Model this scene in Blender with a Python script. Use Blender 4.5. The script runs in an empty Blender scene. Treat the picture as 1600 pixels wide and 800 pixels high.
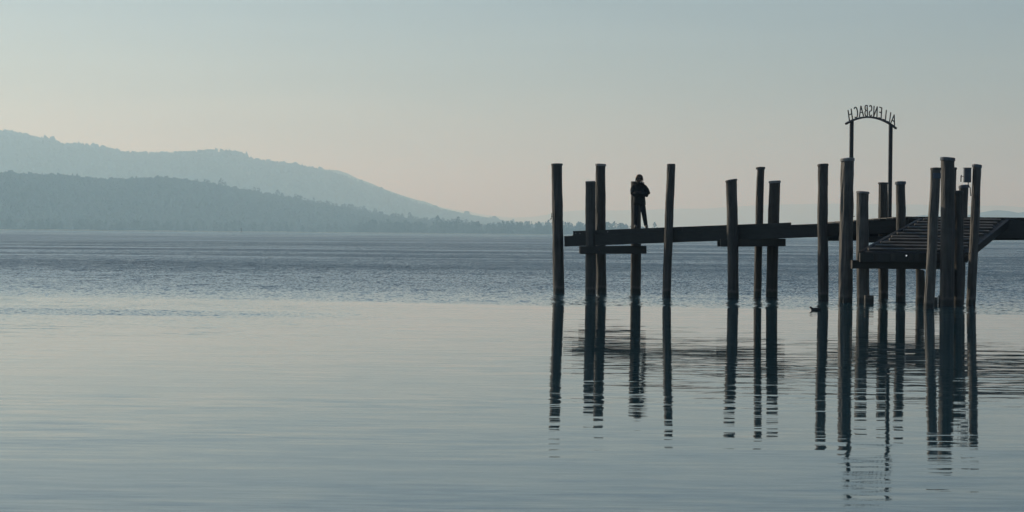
import bpy, math, random
import numpy as np
from mathutils import Vector, Matrix, noise as mnoise

random.seed(7)
rng = np.random.default_rng(11)
SC = bpy.context.scene
COL = SC.collection

# ------------------------------------------------------------------ camera
F = 3200.0                      # focal length in photo pixels (photo 1600 x 800)
EYE = Vector((0.0, 0.0, 1.95))
ROLL = 0.0095
PITCH = math.atan(35.0 / F)
ROT = Matrix.Rotation(math.pi / 2 - PITCH, 3, 'X') @ Matrix.Rotation(ROLL, 3, 'Z')
cam = bpy.data.cameras.new('camera')
cam.sensor_width = 36.0
cam.lens = 36.0 * F / 1600.0
cam.clip_start = 0.5
cam.clip_end = 80000
camo = bpy.data.objects.new('camera', cam)
COL.objects.link(camo)
camo.matrix_world = Matrix.Translation(EYE) @ ROT.to_4x4()
SC.camera = camo

# ------------------------------------------------------------------ sky, sun, exposure
SUN_EL, SUN_AZ = math.radians(27), math.radians(-52)     # azimuth from the view direction, minus = left
world = bpy.data.worlds.new('World')
SC.world = world
world.use_nodes = True
wn, wl = world.node_tree.nodes, world.node_tree.links
wn.clear()
sky = wn.new('ShaderNodeTexSky')
sky.sky_type = 'NISHITA'
sky.sun_disc = False
sky.sun_elevation = SUN_EL
sky.sun_rotation = SUN_AZ
sky.altitude = 400
sky.air_density = 1.0
sky.dust_density = 0.75
sky.ozone_density = 1.0
bg = wn.new('ShaderNodeBackground')
bg.inputs['Strength'].default_value = 0.063
wo = wn.new('ShaderNodeOutputWorld')
tint = wn.new('ShaderNodeMix'); tint.data_type = 'RGBA'; tint.blend_type = 'MULTIPLY'
tint.inputs['Factor'].default_value = 1.0
tint.inputs[7].default_value = (0.895, 0.965, 1.06, 1)
tc = wn.new('ShaderNodeTexCoord')
vm = wn.new('ShaderNodeVectorMath'); vm.operation = 'MULTIPLY'; vm.inputs[1].default_value = (4.0, 4.0, 46.0)
wl.new(tc.outputs['Generated'], vm.inputs[0])
veil = wn.new('ShaderNodeTexNoise'); veil.inputs['Scale'].default_value = 1.0; veil.inputs['Detail'].default_value = 5
wl.new(vm.outputs[0], veil.inputs['Vector'])
vr = wn.new('ShaderNodeMapRange'); vr.inputs['From Min'].default_value = 0.42; vr.inputs['From Max'].default_value = 0.72
vr.inputs['To Min'].default_value = 1.0; vr.inputs['To Max'].default_value = 1.12
wl.new(veil.outputs['Fac'], vr.inputs['Value'])
vs_ = wn.new('ShaderNodeVectorMath'); vs_.operation = 'SCALE'
wl.new(sky.outputs['Color'], vs_.inputs[0]); wl.new(vr.outputs[0], vs_.inputs['Scale'])
wl.new(vs_.outputs[0], tint.inputs[6])
wl.new(tint.outputs[2], bg.inputs['Color'])
wl.new(bg.outputs[0], wo.inputs['Surface'])

sun = bpy.data.lights.new('sun', 'SUN')
sun.energy = 3.75
sun.angle = math.radians(0.6)
sun.color = (1.0, 0.915, 0.735)
suno = bpy.data.objects.new('sun', sun)
COL.objects.link(suno)
sdir = Vector((math.sin(SUN_AZ) * math.cos(SUN_EL), math.cos(SUN_AZ) * math.cos(SUN_EL), math.sin(SUN_EL)))
suno.rotation_euler = sdir.to_track_quat('Z', 'Y').to_euler()
suno.location = (-20, 20, 40)

SC.view_settings.view_transform = 'Standard'
SC.view_settings.look = 'None'
SC.view_settings.exposure = 0.04
SC.view_settings.gamma = 1.0
SC.render.engine = 'CYCLES'
SC.cycles.use_denoising = True
SC.cycles.max_bounces = 6
SC.cycles.volume_bounces = 1
SC.cycles.sample_clamp_indirect = 4.0


# ------------------------------------------------------------------ helpers
def W(px, py, Y):
    """world point seen at photo pixel (px, py) at distance Y along the view axis"""
    v = ROT @ Vector(((px - 800) / F, -(py - 400) / F, -1.0))
    return EYE + v * (Y / v.y)


def tag(o, label=None, cat=None, group=None, kind=None):
    if label: o['label'] = label
    if cat: o['category'] = cat
    if group: o['group'] = group
    if kind: o['kind'] = kind
    return o


def empty(name, loc, label=None, cat=None, group=None):
    o = bpy.data.objects.new(name, None)
    o.empty_display_size = 0.2
    o.location = loc
    COL.objects.link(o)
    return tag(o, label, cat, group)


def mesh_obj(name, verts, faces, mat, parent=None, smooth=False, loc=None):
    """verts in world coordinates unless loc is given; parents are unrotated empties"""
    me = bpy.data.meshes.new(name)
    me.from_pydata([tuple(v) for v in verts], [], faces)
    if smooth:
        me.polygons.foreach_set('use_smooth', [True] * len(me.polygons))
    me.materials.append(mat)
    me.update()
    o = bpy.data.objects.new(name, me)
    COL.objects.link(o)
    if parent is not None:
        o.parent = parent
        p = Vector((0, 0, 0))
        q = parent
        while q is not None:
            p += q.location
            q = q.parent
        o.location = (loc if loc is not None else Vector((0, 0, 0))) - p
    elif loc is not None:
        o.location = loc
    return o


class MB:
    def __init__(s):
        s.v, s.f = [], []

    def add(s, vs, fs):
        n = len(s.v)
        s.v += [Vector(v) for v in vs]
        s.f += [tuple(i + n for i in f) for f in fs]
        return s

    def beam(s, a, b, w, h, up=Vector((0, 0, 1)), jit=0.0):
        """box along a-b with width w (sideways) and height h (up), chamfered ends left plain"""
        a, b = Vector(a), Vector(b)
        d = (b - a).normalized()
        side = d.cross(up)
        if side.length < 1e-5:
            side = d.cross(Vector((0, 1, 0)))
        side.normalize()
        u = side.cross(d).normalized()
        c = min(w, h) * 0.08
        prof = [(-w/2+c, -h/2), (w/2-c, -h/2), (w/2, -h/2+c), (w/2, h/2-c), (w/2-c, h/2), (-w/2+c, h/2), (-w/2, h/2-c), (-w/2, -h/2+c)]
        n = 2 if jit == 0 else max(2, int((b - a).length / 0.35))
        vs, fs = [], []
        for i in range(n):
            p = a.lerp(b, i / (n - 1))
            for (x, y) in prof:
                j = Vector((0, 0, 0))
                if jit and 0 < i < n - 1:
                    j = Vector((random.uniform(-1, 1), random.uniform(-1, 1), random.uniform(-1, 1))) * jit
                vs.append(p + side * x + u * y + j)
        for i in range(n - 1):
            for k in range(8):
                k2 = (k + 1) % 8
                fs.append((i*8+k, i*8+k2, i*8+8+k2, i*8+8+k))
        fs.append(tuple(range(7, -1, -1)))
        fs.append(tuple((n-1)*8 + k for k in range(8)))
        return s.add(vs, fs)

    def tube(s, pts, radii, n=12, caps=True):
        vs, fs = [], []
        pts = [Vector(p) for p in pts]
        for i, p in enumerate(pts):
            d = (pts[min(i+1, len(pts)-1)] - pts[max(i-1, 0)]).normalized()
            ref = Vector((0, 1, 0)) if abs(d.z) > 0.7 else Vector((0, 0, 1))
            x = d.cross(ref).normalized()
            y = d.cross(x).normalized()
            r = radii[i] if hasattr(radii, '__len__') else radii
            for k in range(n):
                a = 2 * math.pi * k / n
                vs.append(p + (x * math.cos(a) + y * math.sin(a)) * r)
        m = len(pts)
        for i in range(m - 1):
            for k in range(n):
                k2 = (k + 1) % n
                fs.append((i*n+k, i*n+n+k, i*n+n+k2, i*n+k2))
        if caps:
            fs.append(tuple(range(n)))
            fs.append(tuple((m-1)*n + k for k in range(n-1, -1, -1)))
        return s.add(vs, fs)

    def build(s, name, mat, parent=None, smooth=False):
        return mesh_obj(name, s.v, s.f, mat, parent, smooth)


# ------------------------------------------------------------------ materials
def new_mat(name):
    m = bpy.data.materials.new(name)
    m.use_nodes = True
    nt = m.node_tree
    nt.nodes.clear()
    out = nt.nodes.new('ShaderNodeOutputMaterial')
    return m, nt.nodes, nt.links, out


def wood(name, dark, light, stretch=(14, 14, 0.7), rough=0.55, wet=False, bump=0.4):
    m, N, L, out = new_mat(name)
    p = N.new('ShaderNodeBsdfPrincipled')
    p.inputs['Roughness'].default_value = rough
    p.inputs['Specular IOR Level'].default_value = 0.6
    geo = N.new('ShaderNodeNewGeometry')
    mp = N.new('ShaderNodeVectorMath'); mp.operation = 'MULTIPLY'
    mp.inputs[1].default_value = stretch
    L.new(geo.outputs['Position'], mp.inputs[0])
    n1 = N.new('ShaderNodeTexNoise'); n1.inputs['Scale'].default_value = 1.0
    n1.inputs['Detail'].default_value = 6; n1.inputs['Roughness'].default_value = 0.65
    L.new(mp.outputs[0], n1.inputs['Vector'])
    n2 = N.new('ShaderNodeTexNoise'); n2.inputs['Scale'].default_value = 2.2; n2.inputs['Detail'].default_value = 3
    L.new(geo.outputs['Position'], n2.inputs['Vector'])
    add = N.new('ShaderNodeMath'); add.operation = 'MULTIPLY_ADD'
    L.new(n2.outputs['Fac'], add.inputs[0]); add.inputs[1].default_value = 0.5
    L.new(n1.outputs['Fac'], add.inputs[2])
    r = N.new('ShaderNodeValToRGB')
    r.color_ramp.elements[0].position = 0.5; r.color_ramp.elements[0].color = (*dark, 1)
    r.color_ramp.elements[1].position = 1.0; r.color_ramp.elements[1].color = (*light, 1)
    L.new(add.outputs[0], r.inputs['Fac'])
    colr = r.outputs['Color']
    if wet:
        # algae and soaked wood in the splash zone, with an uneven upper edge
        sx = N.new('ShaderNodeSeparateXYZ'); L.new(geo.outputs['Position'], sx.inputs[0])
        ns = N.new('ShaderNodeMath'); ns.operation = 'MULTIPLY_ADD'
        L.new(n1.outputs['Fac'], ns.inputs[0]); ns.inputs[1].default_value = -0.2
        L.new(sx.outputs['Z'], ns.inputs[2])
        mr = N.new('ShaderNodeMapRange'); mr.inputs['From Min'].default_value = 0.02; mr.inputs['From Max'].default_value = 0.09
        L.new(ns.outputs[0], mr.inputs['Value'])
        mx = N.new('ShaderNodeMix'); mx.data_type = 'RGBA'
        L.new(mr.outputs[0], mx.inputs['Factor'])
        mx.inputs[6].default_value = (0.012, 0.012, 0.010, 1)
        L.new(colr, mx.inputs[7])
        # pale dried line left by higher water, broken and faint
        m2 = N.new('ShaderNodeMapRange'); m2.interpolation_type = 'SMOOTHSTEP'
        ab_ = N.new('ShaderNodeMath'); ab_.operation = 'SUBTRACT'; L.new(ns.outputs[0], ab_.inputs[0]); ab_.inputs[1].default_value = 0.12
        ab2 = N.new('ShaderNodeMath'); ab2.operation = 'ABSOLUTE'; L.new(ab_.outputs[0], ab2.inputs[0])
        L.new(ab2.outputs[0], m2.inputs['Value'])
        m2.inputs['From Min'].default_value = 0.0; m2.inputs['From Max'].default_value = 0.07
        m2.inputs['To Min'].default_value = 0.45; m2.inputs['To Max'].default_value = 0.0
        mx2 = N.new('ShaderNodeMix'); mx2.data_type = 'RGBA'
        L.new(m2.outputs[0], mx2.inputs['Factor']); L.new(mx.outputs[2], mx2.inputs[6])
        mx2.inputs[7].default_value = (0.11, 0.105, 0.09, 1)
        colr = mx2.outputs[2]
    L.new(colr, p.inputs['Base Color'])
    b = N.new('ShaderNodeBump'); b.inputs['Strength'].default_value = bump; b.inputs['Distance'].default_value = 0.02
    L.new(n1.outputs['Fac'], b.inputs['Height'])
    L.new(b.outputs[0], p.inputs['Normal'])
    L.new(p.outputs[0], out.inputs['Surface'])
    return m


def plain(name, c, rough=0.6, metal=0.0, var=0.35, scale=9.0, spec=0.5):
    m, N, L, out = new_mat(name)
    p = N.new('ShaderNodeBsdfPrincipled')
    p.inputs['Roughness'].default_value = rough
    p.inputs['Metallic'].default_value = metal
    p.inputs['Specular IOR Level'].default_value = spec
    geo = N.new('ShaderNodeNewGeometry')
    n1 = N.new('ShaderNodeTexNoise'); n1.inputs['Scale'].default_value = scale; n1.inputs['Detail'].default_value = 5
    L.new(geo.outputs['Position'], n1.inputs['Vector'])
    r = N.new('ShaderNodeValToRGB')
    r.color_ramp.elements[0].position = 0.3; r.color_ramp.elements[0].color = (*[x * (1 - var) for x in c], 1)
    r.color_ramp.elements[1].position = 0.7; r.color_ramp.elements[1].color = (*[min(1, x * (1 + var)) for x in c], 1)
    L.new(n1.outputs['Fac'], r.inputs['Fac'])
    L.new(r.outputs['Color'], p.inputs['Base Color'])
    L.new(p.outputs[0], out.inputs['Surface'])
    return m


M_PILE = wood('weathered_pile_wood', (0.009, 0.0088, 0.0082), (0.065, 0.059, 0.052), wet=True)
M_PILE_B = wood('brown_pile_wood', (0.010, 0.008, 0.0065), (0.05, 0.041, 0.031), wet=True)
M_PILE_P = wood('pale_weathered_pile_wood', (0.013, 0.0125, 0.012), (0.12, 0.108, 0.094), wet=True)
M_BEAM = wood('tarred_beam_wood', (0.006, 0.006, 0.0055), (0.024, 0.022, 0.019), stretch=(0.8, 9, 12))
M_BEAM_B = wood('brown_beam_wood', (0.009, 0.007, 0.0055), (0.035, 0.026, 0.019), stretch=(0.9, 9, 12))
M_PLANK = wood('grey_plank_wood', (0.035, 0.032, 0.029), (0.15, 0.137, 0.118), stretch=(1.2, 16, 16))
M_CAP = plain('zinc_cap', (0.20, 0.205, 0.21), rough=0.5, metal=0.2, var=0.3)
M_CAPD = plain('dull_cap', (0.05, 0.05, 0.05), rough=0.6, metal=0.0)
M_CAPB = plain('blue_grey_cap', (0.085, 0.10, 0.12), rough=0.45, metal=0.2)
M_STEEL = plain('black_painted_steel', (0.022, 0.024, 0.028), rough=0.45)
M_RUST = plain('rusty_iron', (0.06, 0.04, 0.03), rough=0.8)
M_BOX = plain('grey_blue_box_paint', (0.06, 0.075, 0.10), rough=0.4, var=0.12)
M_PLATE = plain('blue_plate', (0.05, 0.075, 0.12), rough=0.4, var=0.2)
M_CABLE = plain('black_rubber', (0.015, 0.015, 0.016), rough=0.6)
M_JACKET = plain('black_quilted_cloth', (0.006, 0.006, 0.007), rough=0.85, scale=30)
M_JEANS = plain('dark_denim', (0.011, 0.014, 0.020), rough=0.9, scale=40)
M_SKIN = plain('skin', (0.15, 0.09, 0.062), rough=0.55, var=0.08)
M_HAIR = plain('brown_hair', (0.055, 0.03, 0.018), rough=0.5, var=0.5, scale=60)
M_FUR = plain('dark_fur', (0.03, 0.024, 0.02), rough=0.95, var=0.5, scale=60)
M_GLASS = plain('dark_lens', (0.006, 0.006, 0.007), rough=0.1)
M_SHOE = plain('black_leather', (0.012, 0.011, 0.010), rough=0.4)
M_DUCK = plain('sooty_feathers', (0.012, 0.012, 0.014), rough=0.7)
M_BEAK = plain('pale_beak', (0.6, 0.55, 0.48), rough=0.4, var=0.1)
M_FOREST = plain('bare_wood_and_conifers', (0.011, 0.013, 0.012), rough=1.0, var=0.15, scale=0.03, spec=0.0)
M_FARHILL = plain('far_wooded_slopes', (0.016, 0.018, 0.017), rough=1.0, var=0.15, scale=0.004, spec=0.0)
M_BARK = plain('grey_bark', (0.06, 0.052, 0.045), rough=0.95, spec=0.0)
M_REED = plain('dry_reed', (0.33, 0.29, 0.21), rough=0.95, var=0.3, scale=0.05, spec=0.0)
M_MARK = plain('navigation_mark_paint', (0.05, 0.05, 0.05), rough=0.6)


def make_water():
    m, N, L, out = new_mat('lake_water')
    geo = N.new('ShaderNodeNewGeometry')
    sep = N.new('ShaderNodeSeparateXYZ'); L.new(geo.outputs['Position'], sep.inputs[0])
    X, Y = sep.outputs['X'], sep.outputs['Y']

    def math_(op, a, b=None, c=None):
        n = N.new('ShaderNodeMath'); n.operation = op
        for i, q in enumerate((a, b, c)):
            if q is None: continue
            if isinstance(q, (int, float)): n.inputs[i].default_value = q
            else: L.new(q, n.inputs[i])
        return n.outputs[0]

    def maprange(v, a, b, lo=0.0, hi=1.0, smooth=True):
        n = N.new('ShaderNodeMapRange')
        n.interpolation_type = 'SMOOTHSTEP' if smooth else 'LINEAR'
        L.new(v, n.inputs['Value'])
        n.inputs['From Min'].default_value = a; n.inputs['From Max'].default_value = b
        n.inputs['To Min'].default_value = lo; n.inputs['To Max'].default_value = hi
        return n.outputs[0]

    def noise(scale, detail=2.0, rough=0.5, off=(0, 0, 0)):
        v = N.new('ShaderNodeVectorMath'); v.operation = 'MULTIPLY_ADD'
        v.inputs[1].default_value = scale; v.inputs[2].default_value = off
        L.new(geo.outputs['Position'], v.inputs[0])
        n = N.new('ShaderNodeTexNoise'); n.noise_dimensions = '3D'
        n.inputs['Scale'].default_value = 1.0
        n.inputs['Detail'].default_value = detail; n.inputs['Roughness'].default_value = rough
        L.new(v.outputs[0], n.inputs['Vector'])
        return n

    # where the breeze ruffles the lake: beyond a line close to the piles
    edge_n = noise((0.055, 0.11, 0), 3.0, 0.6, (3.1, 7.7, 0))
    line = math_('MULTIPLY_ADD', X, 0.27, Y)                      # Y + 0.27 X
    line = math_('MULTIPLY_ADD', math_('SUBTRACT', edge_n.outputs['Fac'], 0.5), 5.0, line)
    z0 = maprange(line, 55.2, 57.0)
    grow = maprange(line, 56.0, 115.0, 0.15, 1.25, False)
    ruffle = math_('MULTIPLY', z0, grow)
    # a cat's-paw lying apart on the calm water, left
    pn = noise((0.10, 0.35, 0), 3.0, 0.6, (1.3, 2.2, 0))
    pl = math_('MULTIPLY_ADD', math_('SUBTRACT', pn.outputs['Fac'], 0.5), 2.0, math_('MULTIPLY_ADD', X, 0.10, Y))
    paw = math_('MULTIPLY', maprange(pl, 45.0, 46.6), maprange(pl, 48.6, 50.2, 1.0, 0.0))
    paw = math_('MULTIPLY', paw, maprange(X, -10.0, -1.0, 0.24, 0.0))
    ruffle = math_('MAXIMUM', ruffle, paw)
    # a breath of air over the calm on the left
    br = math_('MULTIPLY', math_('MULTIPLY', maprange(X, -9.0, 1.0, 1.0, 0.0), maprange(Y, 36.0, 47.0)), 0.045)
    ruffle = math_('MAXIMUM', ruffle, br)
    # long slicks lying across the lake
    lgy = math_('LOGARITHM', math_('MAXIMUM', Y, 1.0), 2.718)
    cmb = N.new('ShaderNodeCombineXYZ')
    L.new(math_('MULTIPLY', X, 0.004), cmb.inputs['X']); L.new(math_('MULTIPLY', lgy, 6.5), cmb.inputs['Y'])
    sl = N.new('ShaderNodeTexNoise'); sl.inputs['Scale'].default_value = 1.0; sl.inputs['Detail'].default_value = 4; sl.inputs['Roughness'].default_value = 0.7
    L.new(cmb.outputs[0], sl.inputs['Vector'])
    slick = maprange(sl.outputs['Fac'], 0.34, 0.60, 0.45, 1.0)
    far_only = maprange(Y, 85.0, 160.0)
    slick = math_('ADD', math_('MULTIPLY', math_('SUBTRACT', slick, 1.0), far_only), 1.0)
    ruffle = math_('MULTIPLY', ruffle, slick)

    # gusts: broad uneven patches
    gu = noise((0.035, 0.05, 0), 3.0, 0.6, (4.4, 1.9, 0))
    ruffle = math_('MULTIPLY', ruffle, maprange(gu.outputs['Fac'], 0.3, 0.7, 0.65, 1.3, False))
    ruffle = math_('MULTIPLY', ruffle, maprange(Y, 140.0, 500.0, 1.08, 0.95))
    # slopes
    rip = noise((7.5, 2.6, 0), 3.0, 0.6)
    rip2 = noise((0.9, 0.5, 0), 2.0, 0.5, (5, 1, 0))
    calm = noise((0.8, 4.2, 0), 5.0, 0.68, (9, 4, 0))
    calm2 = noise((0.05, 0.22, 0), 2.0, 0.5, (2, 8, 0))
    def centred(n, k):
        v = N.new('ShaderNodeVectorMath'); v.operation = 'SUBTRACT'; v.inputs[1].default_value = (0.5, 0.5, 0.5)
        L.new(n.outputs['Color'], v.inputs[0])
        s = N.new('ShaderNodeVectorMath'); s.operation = 'SCALE'
        L.new(v.outputs[0], s.inputs[0])
        if isinstance(k, (int, float)): s.inputs['Scale'].default_value = k
        else: L.new(k, s.inputs['Scale'])
        return s.outputs[0]
    def vadd(a, b):
        v = N.new('ShaderNodeVectorMath'); v.operation = 'ADD'; L.new(a, v.inputs[0]); L.new(b, v.inputs[1]); return v.outputs[0]
    calm_amp = math_('MULTIPLY', maprange(calm2.outputs['Fac'], 0.35, 0.65, 0.5, 1.4), 0.085)
    s = vadd(centred(rip, math_('MULTIPLY', ruffle, 2.6)), centred(rip2, math_('MULTIPLY', ruffle, 1.3)))
    # wavelets: the flanks turned to the shore are the ones a low eye sees, the lee flanks hide behind the crests
    ab = N.new('ShaderNodeSeparateXYZ'); L.new(s, ab.inputs[0])
    fl = math_('MULTIPLY', math_('ABSOLUTE', ab.outputs['Y']), -1.0)
    sc_ = centred(calm, calm_amp)
    cs = N.new('ShaderNodeSeparateXYZ'); L.new(sc_, cs.inputs[0])
    nrm = N.new('ShaderNodeCombineXYZ')
    L.new(math_('MULTIPLY_ADD', cs.outputs['X'], 0.35, ab.outputs['X']), nrm.inputs['X'])
    L.new(math_('ADD', fl, cs.outputs['Y']), nrm.inputs['Y']); nrm.inputs['Z'].default_value = 1.0
    nz = N.new('ShaderNodeVectorMath'); nz.operation = 'NORMALIZE'; L.new(nrm.outputs[0], nz.inputs[0])
    p = N.new('ShaderNodeBsdfPrincipled')
    p.inputs['Base Color'].default_value = (0.004, 0.031, 0.046, 1)
    p.inputs['IOR'].default_value = 1.45
    L.new(math_('MULTIPLY_ADD', ruffle, 0.10, 0.030), p.inputs['Roughness'])
    L.new(nz.outputs[0], p.inputs['Normal'])
    L.new(p.outputs[0], out.inputs['Surface'])
    return m


M_WATER = make_water()

# ------------------------------------------------------------------ the setting: lake, hills, woods
tag(mesh_obj('lake_water', [(-15000, -1500, 0), (15000, -1500, 0), (15000, 24000, 0), (-15000, 24000, 0)], [(0, 1, 2, 3)], M_WATER),
    kind='structure')


def fbm(x, y, o=4):
    return mnoise.fractal(Vector((x, y, 0.37)), 1.0, 2.0, o)


def skewf(px, k=0.35):
    """the far shore runs away from the camera towards the right"""
    return 1 + k * (min(max(px, -300), 560) - 400) / 800


def make_hill(name, prof, d_shore, d_crest, mat, nx=160, ny=26, rough=0.06, z_floor=-0.5, skew=0.0):
    """terrain sheet whose crest follows the profile (photo pixels) at its own distance"""
    px = np.array([p[0] for p in prof], float); py = np.array([p[1] for p in prof], float)
    xs = np.linspace(px[0], px[-1], nx)
    ys = np.interp(xs, px, py)
    vs, fs = [], []
    depth_back = d_crest + (d_crest - d_shore) * 0.8
    for j in range(ny):
        t = j / (ny - 1) * 1.6
        for i in range(nx):
            kf = skewf(xs[i], skew)
            c = W(xs[i], ys[i], d_crest * kf)
            hz = max(c.z, 0.5)
            x = c.x
            if t <= 1:
                y = d_shore + (d_crest - d_shore) * t
                k = (3 * t * t - 2 * t ** 3) ** 0.8
            else:
                y = d_crest + (depth_back - d_crest) * (t - 1) / 0.6
                k = 1 - 0.9 * ((t - 1) / 0.6) ** 1.5
            n = fbm(x * 0.004, y * 0.004) * rough * hz * (1 - abs(min(t, 1) * 2 - 1) if t <= 1 else 0.0)
            vs.append((x, y * kf, z_floor + (hz - z_floor) * k + n))
    for j in range(ny - 1):
        for i in range(nx - 1):
            a = j * nx + i
            fs.append((a, a + 1, a + nx + 1, a + nx))
    o = mesh_obj(name, vs, fs, mat, smooth=True)
    tag(o, kind='structure')
    return np.array(vs).reshape(ny, nx, 3)


PROF_NEAR = [(-700, 268), (-300, 270), (0, 276), (60, 278), (110, 280), (170, 286), (205, 285), (250, 283), (290, 286), (340, 294), (380, 301),
             (410, 307), (440, 311), (470, 317), (500, 323), (530, 328), (560, 333), (600, 342), (640, 347), (680, 351), (720, 355),
             (770, 359), (830, 362), (900, 363), (960, 365), (1020, 366), (1080, 368), (1160, 371)]
PROF_MID = [(-700, 176), (-350, 190), (-120, 196), (0, 207), (24, 209), (45, 215), (62, 219), (80, 222), (100, 230), (128, 228), (157, 230), (172, 236),
            (190, 241), (212, 242), (255, 243), (300, 242), (325, 239), (345, 238), (365, 239), (380, 243), (395, 250), (410, 255), (435, 257), (455, 259),
            (475, 262), (497, 267), (520, 273), (545, 281), (575, 292), (600, 301), (630, 312), (655, 321), (680, 329), (705, 335), (740, 342), (800, 352), (870, 360)]
PROF_MID2 = [(380, 290), (440, 275), (490, 268), (510, 265), (530, 266), (545, 271), (560, 279), (580, 286), (600, 295), (625, 304), (650, 312), (665, 315), (690, 325),
             (715, 331), (740, 336), (770, 341), (810, 349), (860, 358)]
PROF_FAR = [(560, 300), (640, 312), (700, 326), (730, 330), (760, 336), (800, 340), (830, 339), (850, 336), (880, 331), (910, 328), (960, 329), (1000, 328), (1060, 326), (1100, 326), (1130, 324),
            (1180, 321), (1240, 319), (1300, 318), (1350, 319), (1400, 319), (1450, 320), (1500, 322), (1560, 321), (1600, 324), (1800, 318), (2300, 312)]
PROF_RIGHT = [(1380, 372), (1410, 342), (1440, 336), (1452, 337), (1480, 340), (1520, 336), (1536, 331), (1556, 328), (1570, 331), (1582, 334), (1592, 332), (1600, 331), (1640, 328), (1760, 322), (2300, 310)]

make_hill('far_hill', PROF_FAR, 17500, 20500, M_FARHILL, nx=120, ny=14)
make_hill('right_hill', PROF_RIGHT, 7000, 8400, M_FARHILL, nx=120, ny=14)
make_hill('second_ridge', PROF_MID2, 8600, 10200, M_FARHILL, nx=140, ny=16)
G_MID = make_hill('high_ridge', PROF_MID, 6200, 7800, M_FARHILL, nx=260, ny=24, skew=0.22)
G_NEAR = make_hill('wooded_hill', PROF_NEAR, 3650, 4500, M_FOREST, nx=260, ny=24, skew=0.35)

# a far wood: tree crowns merged into one mass (nobody could count it)
_t = (1 + 5 ** .5) / 2
ICO_V = np.array([(-1, _t, 0), (1, _t, 0), (-1, -_t, 0), (1, -_t, 0), (0, -1, _t), (0, 1, _t), (0, -1, -_t), (0, 1, -_t), (_t, 0, -1), (_t, 0, 1), (-_t, 0, -1), (-_t, 0, 1)]) / (1 + _t * _t) ** .5
ICO_F = np.array([(0, 11, 5), (0, 5, 1), (0, 1, 7), (0, 7, 10), (0, 10, 11), (1, 5, 9), (5, 11, 4), (11, 10, 2), (10, 7, 6), (7, 1, 8), (3, 9, 4), (3, 4, 2), (3, 2, 6), (3, 6, 8), (3, 8, 9), (4, 9, 5), (2, 4, 11), (6, 2, 10), (8, 6, 7), (9, 8, 1)])
CONE_V = np.array([(math.cos(a), math.sin(a), -0.9) for a in np.arange(6) * math.pi / 3] + [(0.55 * math.cos(a + .5), 0.55 * math.sin(a + .5), 0.1) for a in np.arange(6) * math.pi / 3] + [(0, 0, 1.1)])
CONE_F = np.array([(i, (i+1) % 6, 6 + i) for i in range(6)] + [((i+1) % 6, 6 + (i+1) % 6, 6 + i) for i in range(6)] + [(6 + i, 6 + (i+1) % 6, 12) for i in range(6)])


def crowns(name, pts, sizes, kinds, mat, label):
    V, Fc, n = [], [], 0
    for p, s, k in zip(pts, sizes, kinds):
        bv, bf = (CONE_V, CONE_F) if k else (ICO_V, ICO_F)
        v = bv * (s[0], s[0], s[1]) * (1 + rng.uniform(-.28, .28, (len(bv), 1)))
        a = rng.uniform(0, 6.28)
        ca, sa = math.cos(a), math.sin(a)
        v = np.stack([v[:, 0] * ca - v[:, 1] * sa, v[:, 0] * sa + v[:, 1] * ca, v[:, 2]], 1) + p
        V.append(v); Fc.append(bf + n); n += len(bv)
    V = np.concatenate(V); Fc = np.concatenate(Fc)
    me = bpy.data.meshes.new(name)
    me.vertices.add(len(V)); me.vertices.foreach_set('co', V.astype(np.float32).ravel())
    me.loops.add(Fc.size); me.loops.foreach_set('vertex_index', Fc.astype(np.int32).ravel())
    me.polygons.add(len(Fc)); me.polygons.foreach_set('loop_start', np.arange(0, Fc.size, 3, dtype=np.int32))
    me.update(); me.validate()
    me.materials.append(mat)
    o = bpy.data.objects.new(name, me); COL.objects.link(o)
    return tag(o, label, 'forest', kind='stuff')


def sample_grid(G, n, jmax):
    ny, nx, _ = G.shape
    jj = rng.uniform(0, jmax, n); ii = rng.uniform(0, nx - 1.001, n)
    j0, i0 = jj.astype(int), ii.astype(int)
    fj, fi = (jj - j0)[:, None], (ii - i0)[:, None]
    a = G[j0, i0] * (1 - fi) + G[j0, i0 + 1] * fi
    b = G[np.minimum(j0 + 1, ny - 1), i0] * (1 - fi) + G[np.minimum(j0 + 1, ny - 1), i0 + 1] * fi
    return a * (1 - fj) + b * fj


P = sample_grid(G_NEAR, 34000, 16.5)
h = rng.uniform(5.5, 8.5, len(P)) * np.where(rng.random(len(P)) < .06, 1.35, 1)
crowns('forest', P + np.stack([h * 0, h * 0, h * .35], 1), np.stack([h * .62, h * .8], 1), rng.random(len(P)) < .25, M_FOREST,
       'hazy dark wood covering the nearer low hill across the lake')
P = sample_grid(G_MID, 9000, 15.8)
crest = G_MID[15]
pick = rng.uniform(0, len(crest) - 1.01, 1300)
Pc = crest[pick.astype(int)] * (1 - (pick % 1)[:, None]) + crest[pick.astype(int) + 1] * (pick % 1)[:, None] + np.stack([pick * 0, rng.uniform(-60, 60, len(pick)), pick * 0], 1)
keep = np.array([fbm(p[0] * .006, 3.3) > -0.12 for p in Pc])
Pc = Pc[keep]
P = np.concatenate([P, Pc])
h = rng.uniform(9, 15, len(P)); h[-len(Pc):] = rng.uniform(7, 17, len(Pc)) * (1 + 0.7 * (rng.random(len(Pc)) < .08))
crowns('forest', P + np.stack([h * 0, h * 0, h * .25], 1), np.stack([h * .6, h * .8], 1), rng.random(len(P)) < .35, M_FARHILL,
       'pale hazy woods along the high ridge behind the nearer hill')


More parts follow.
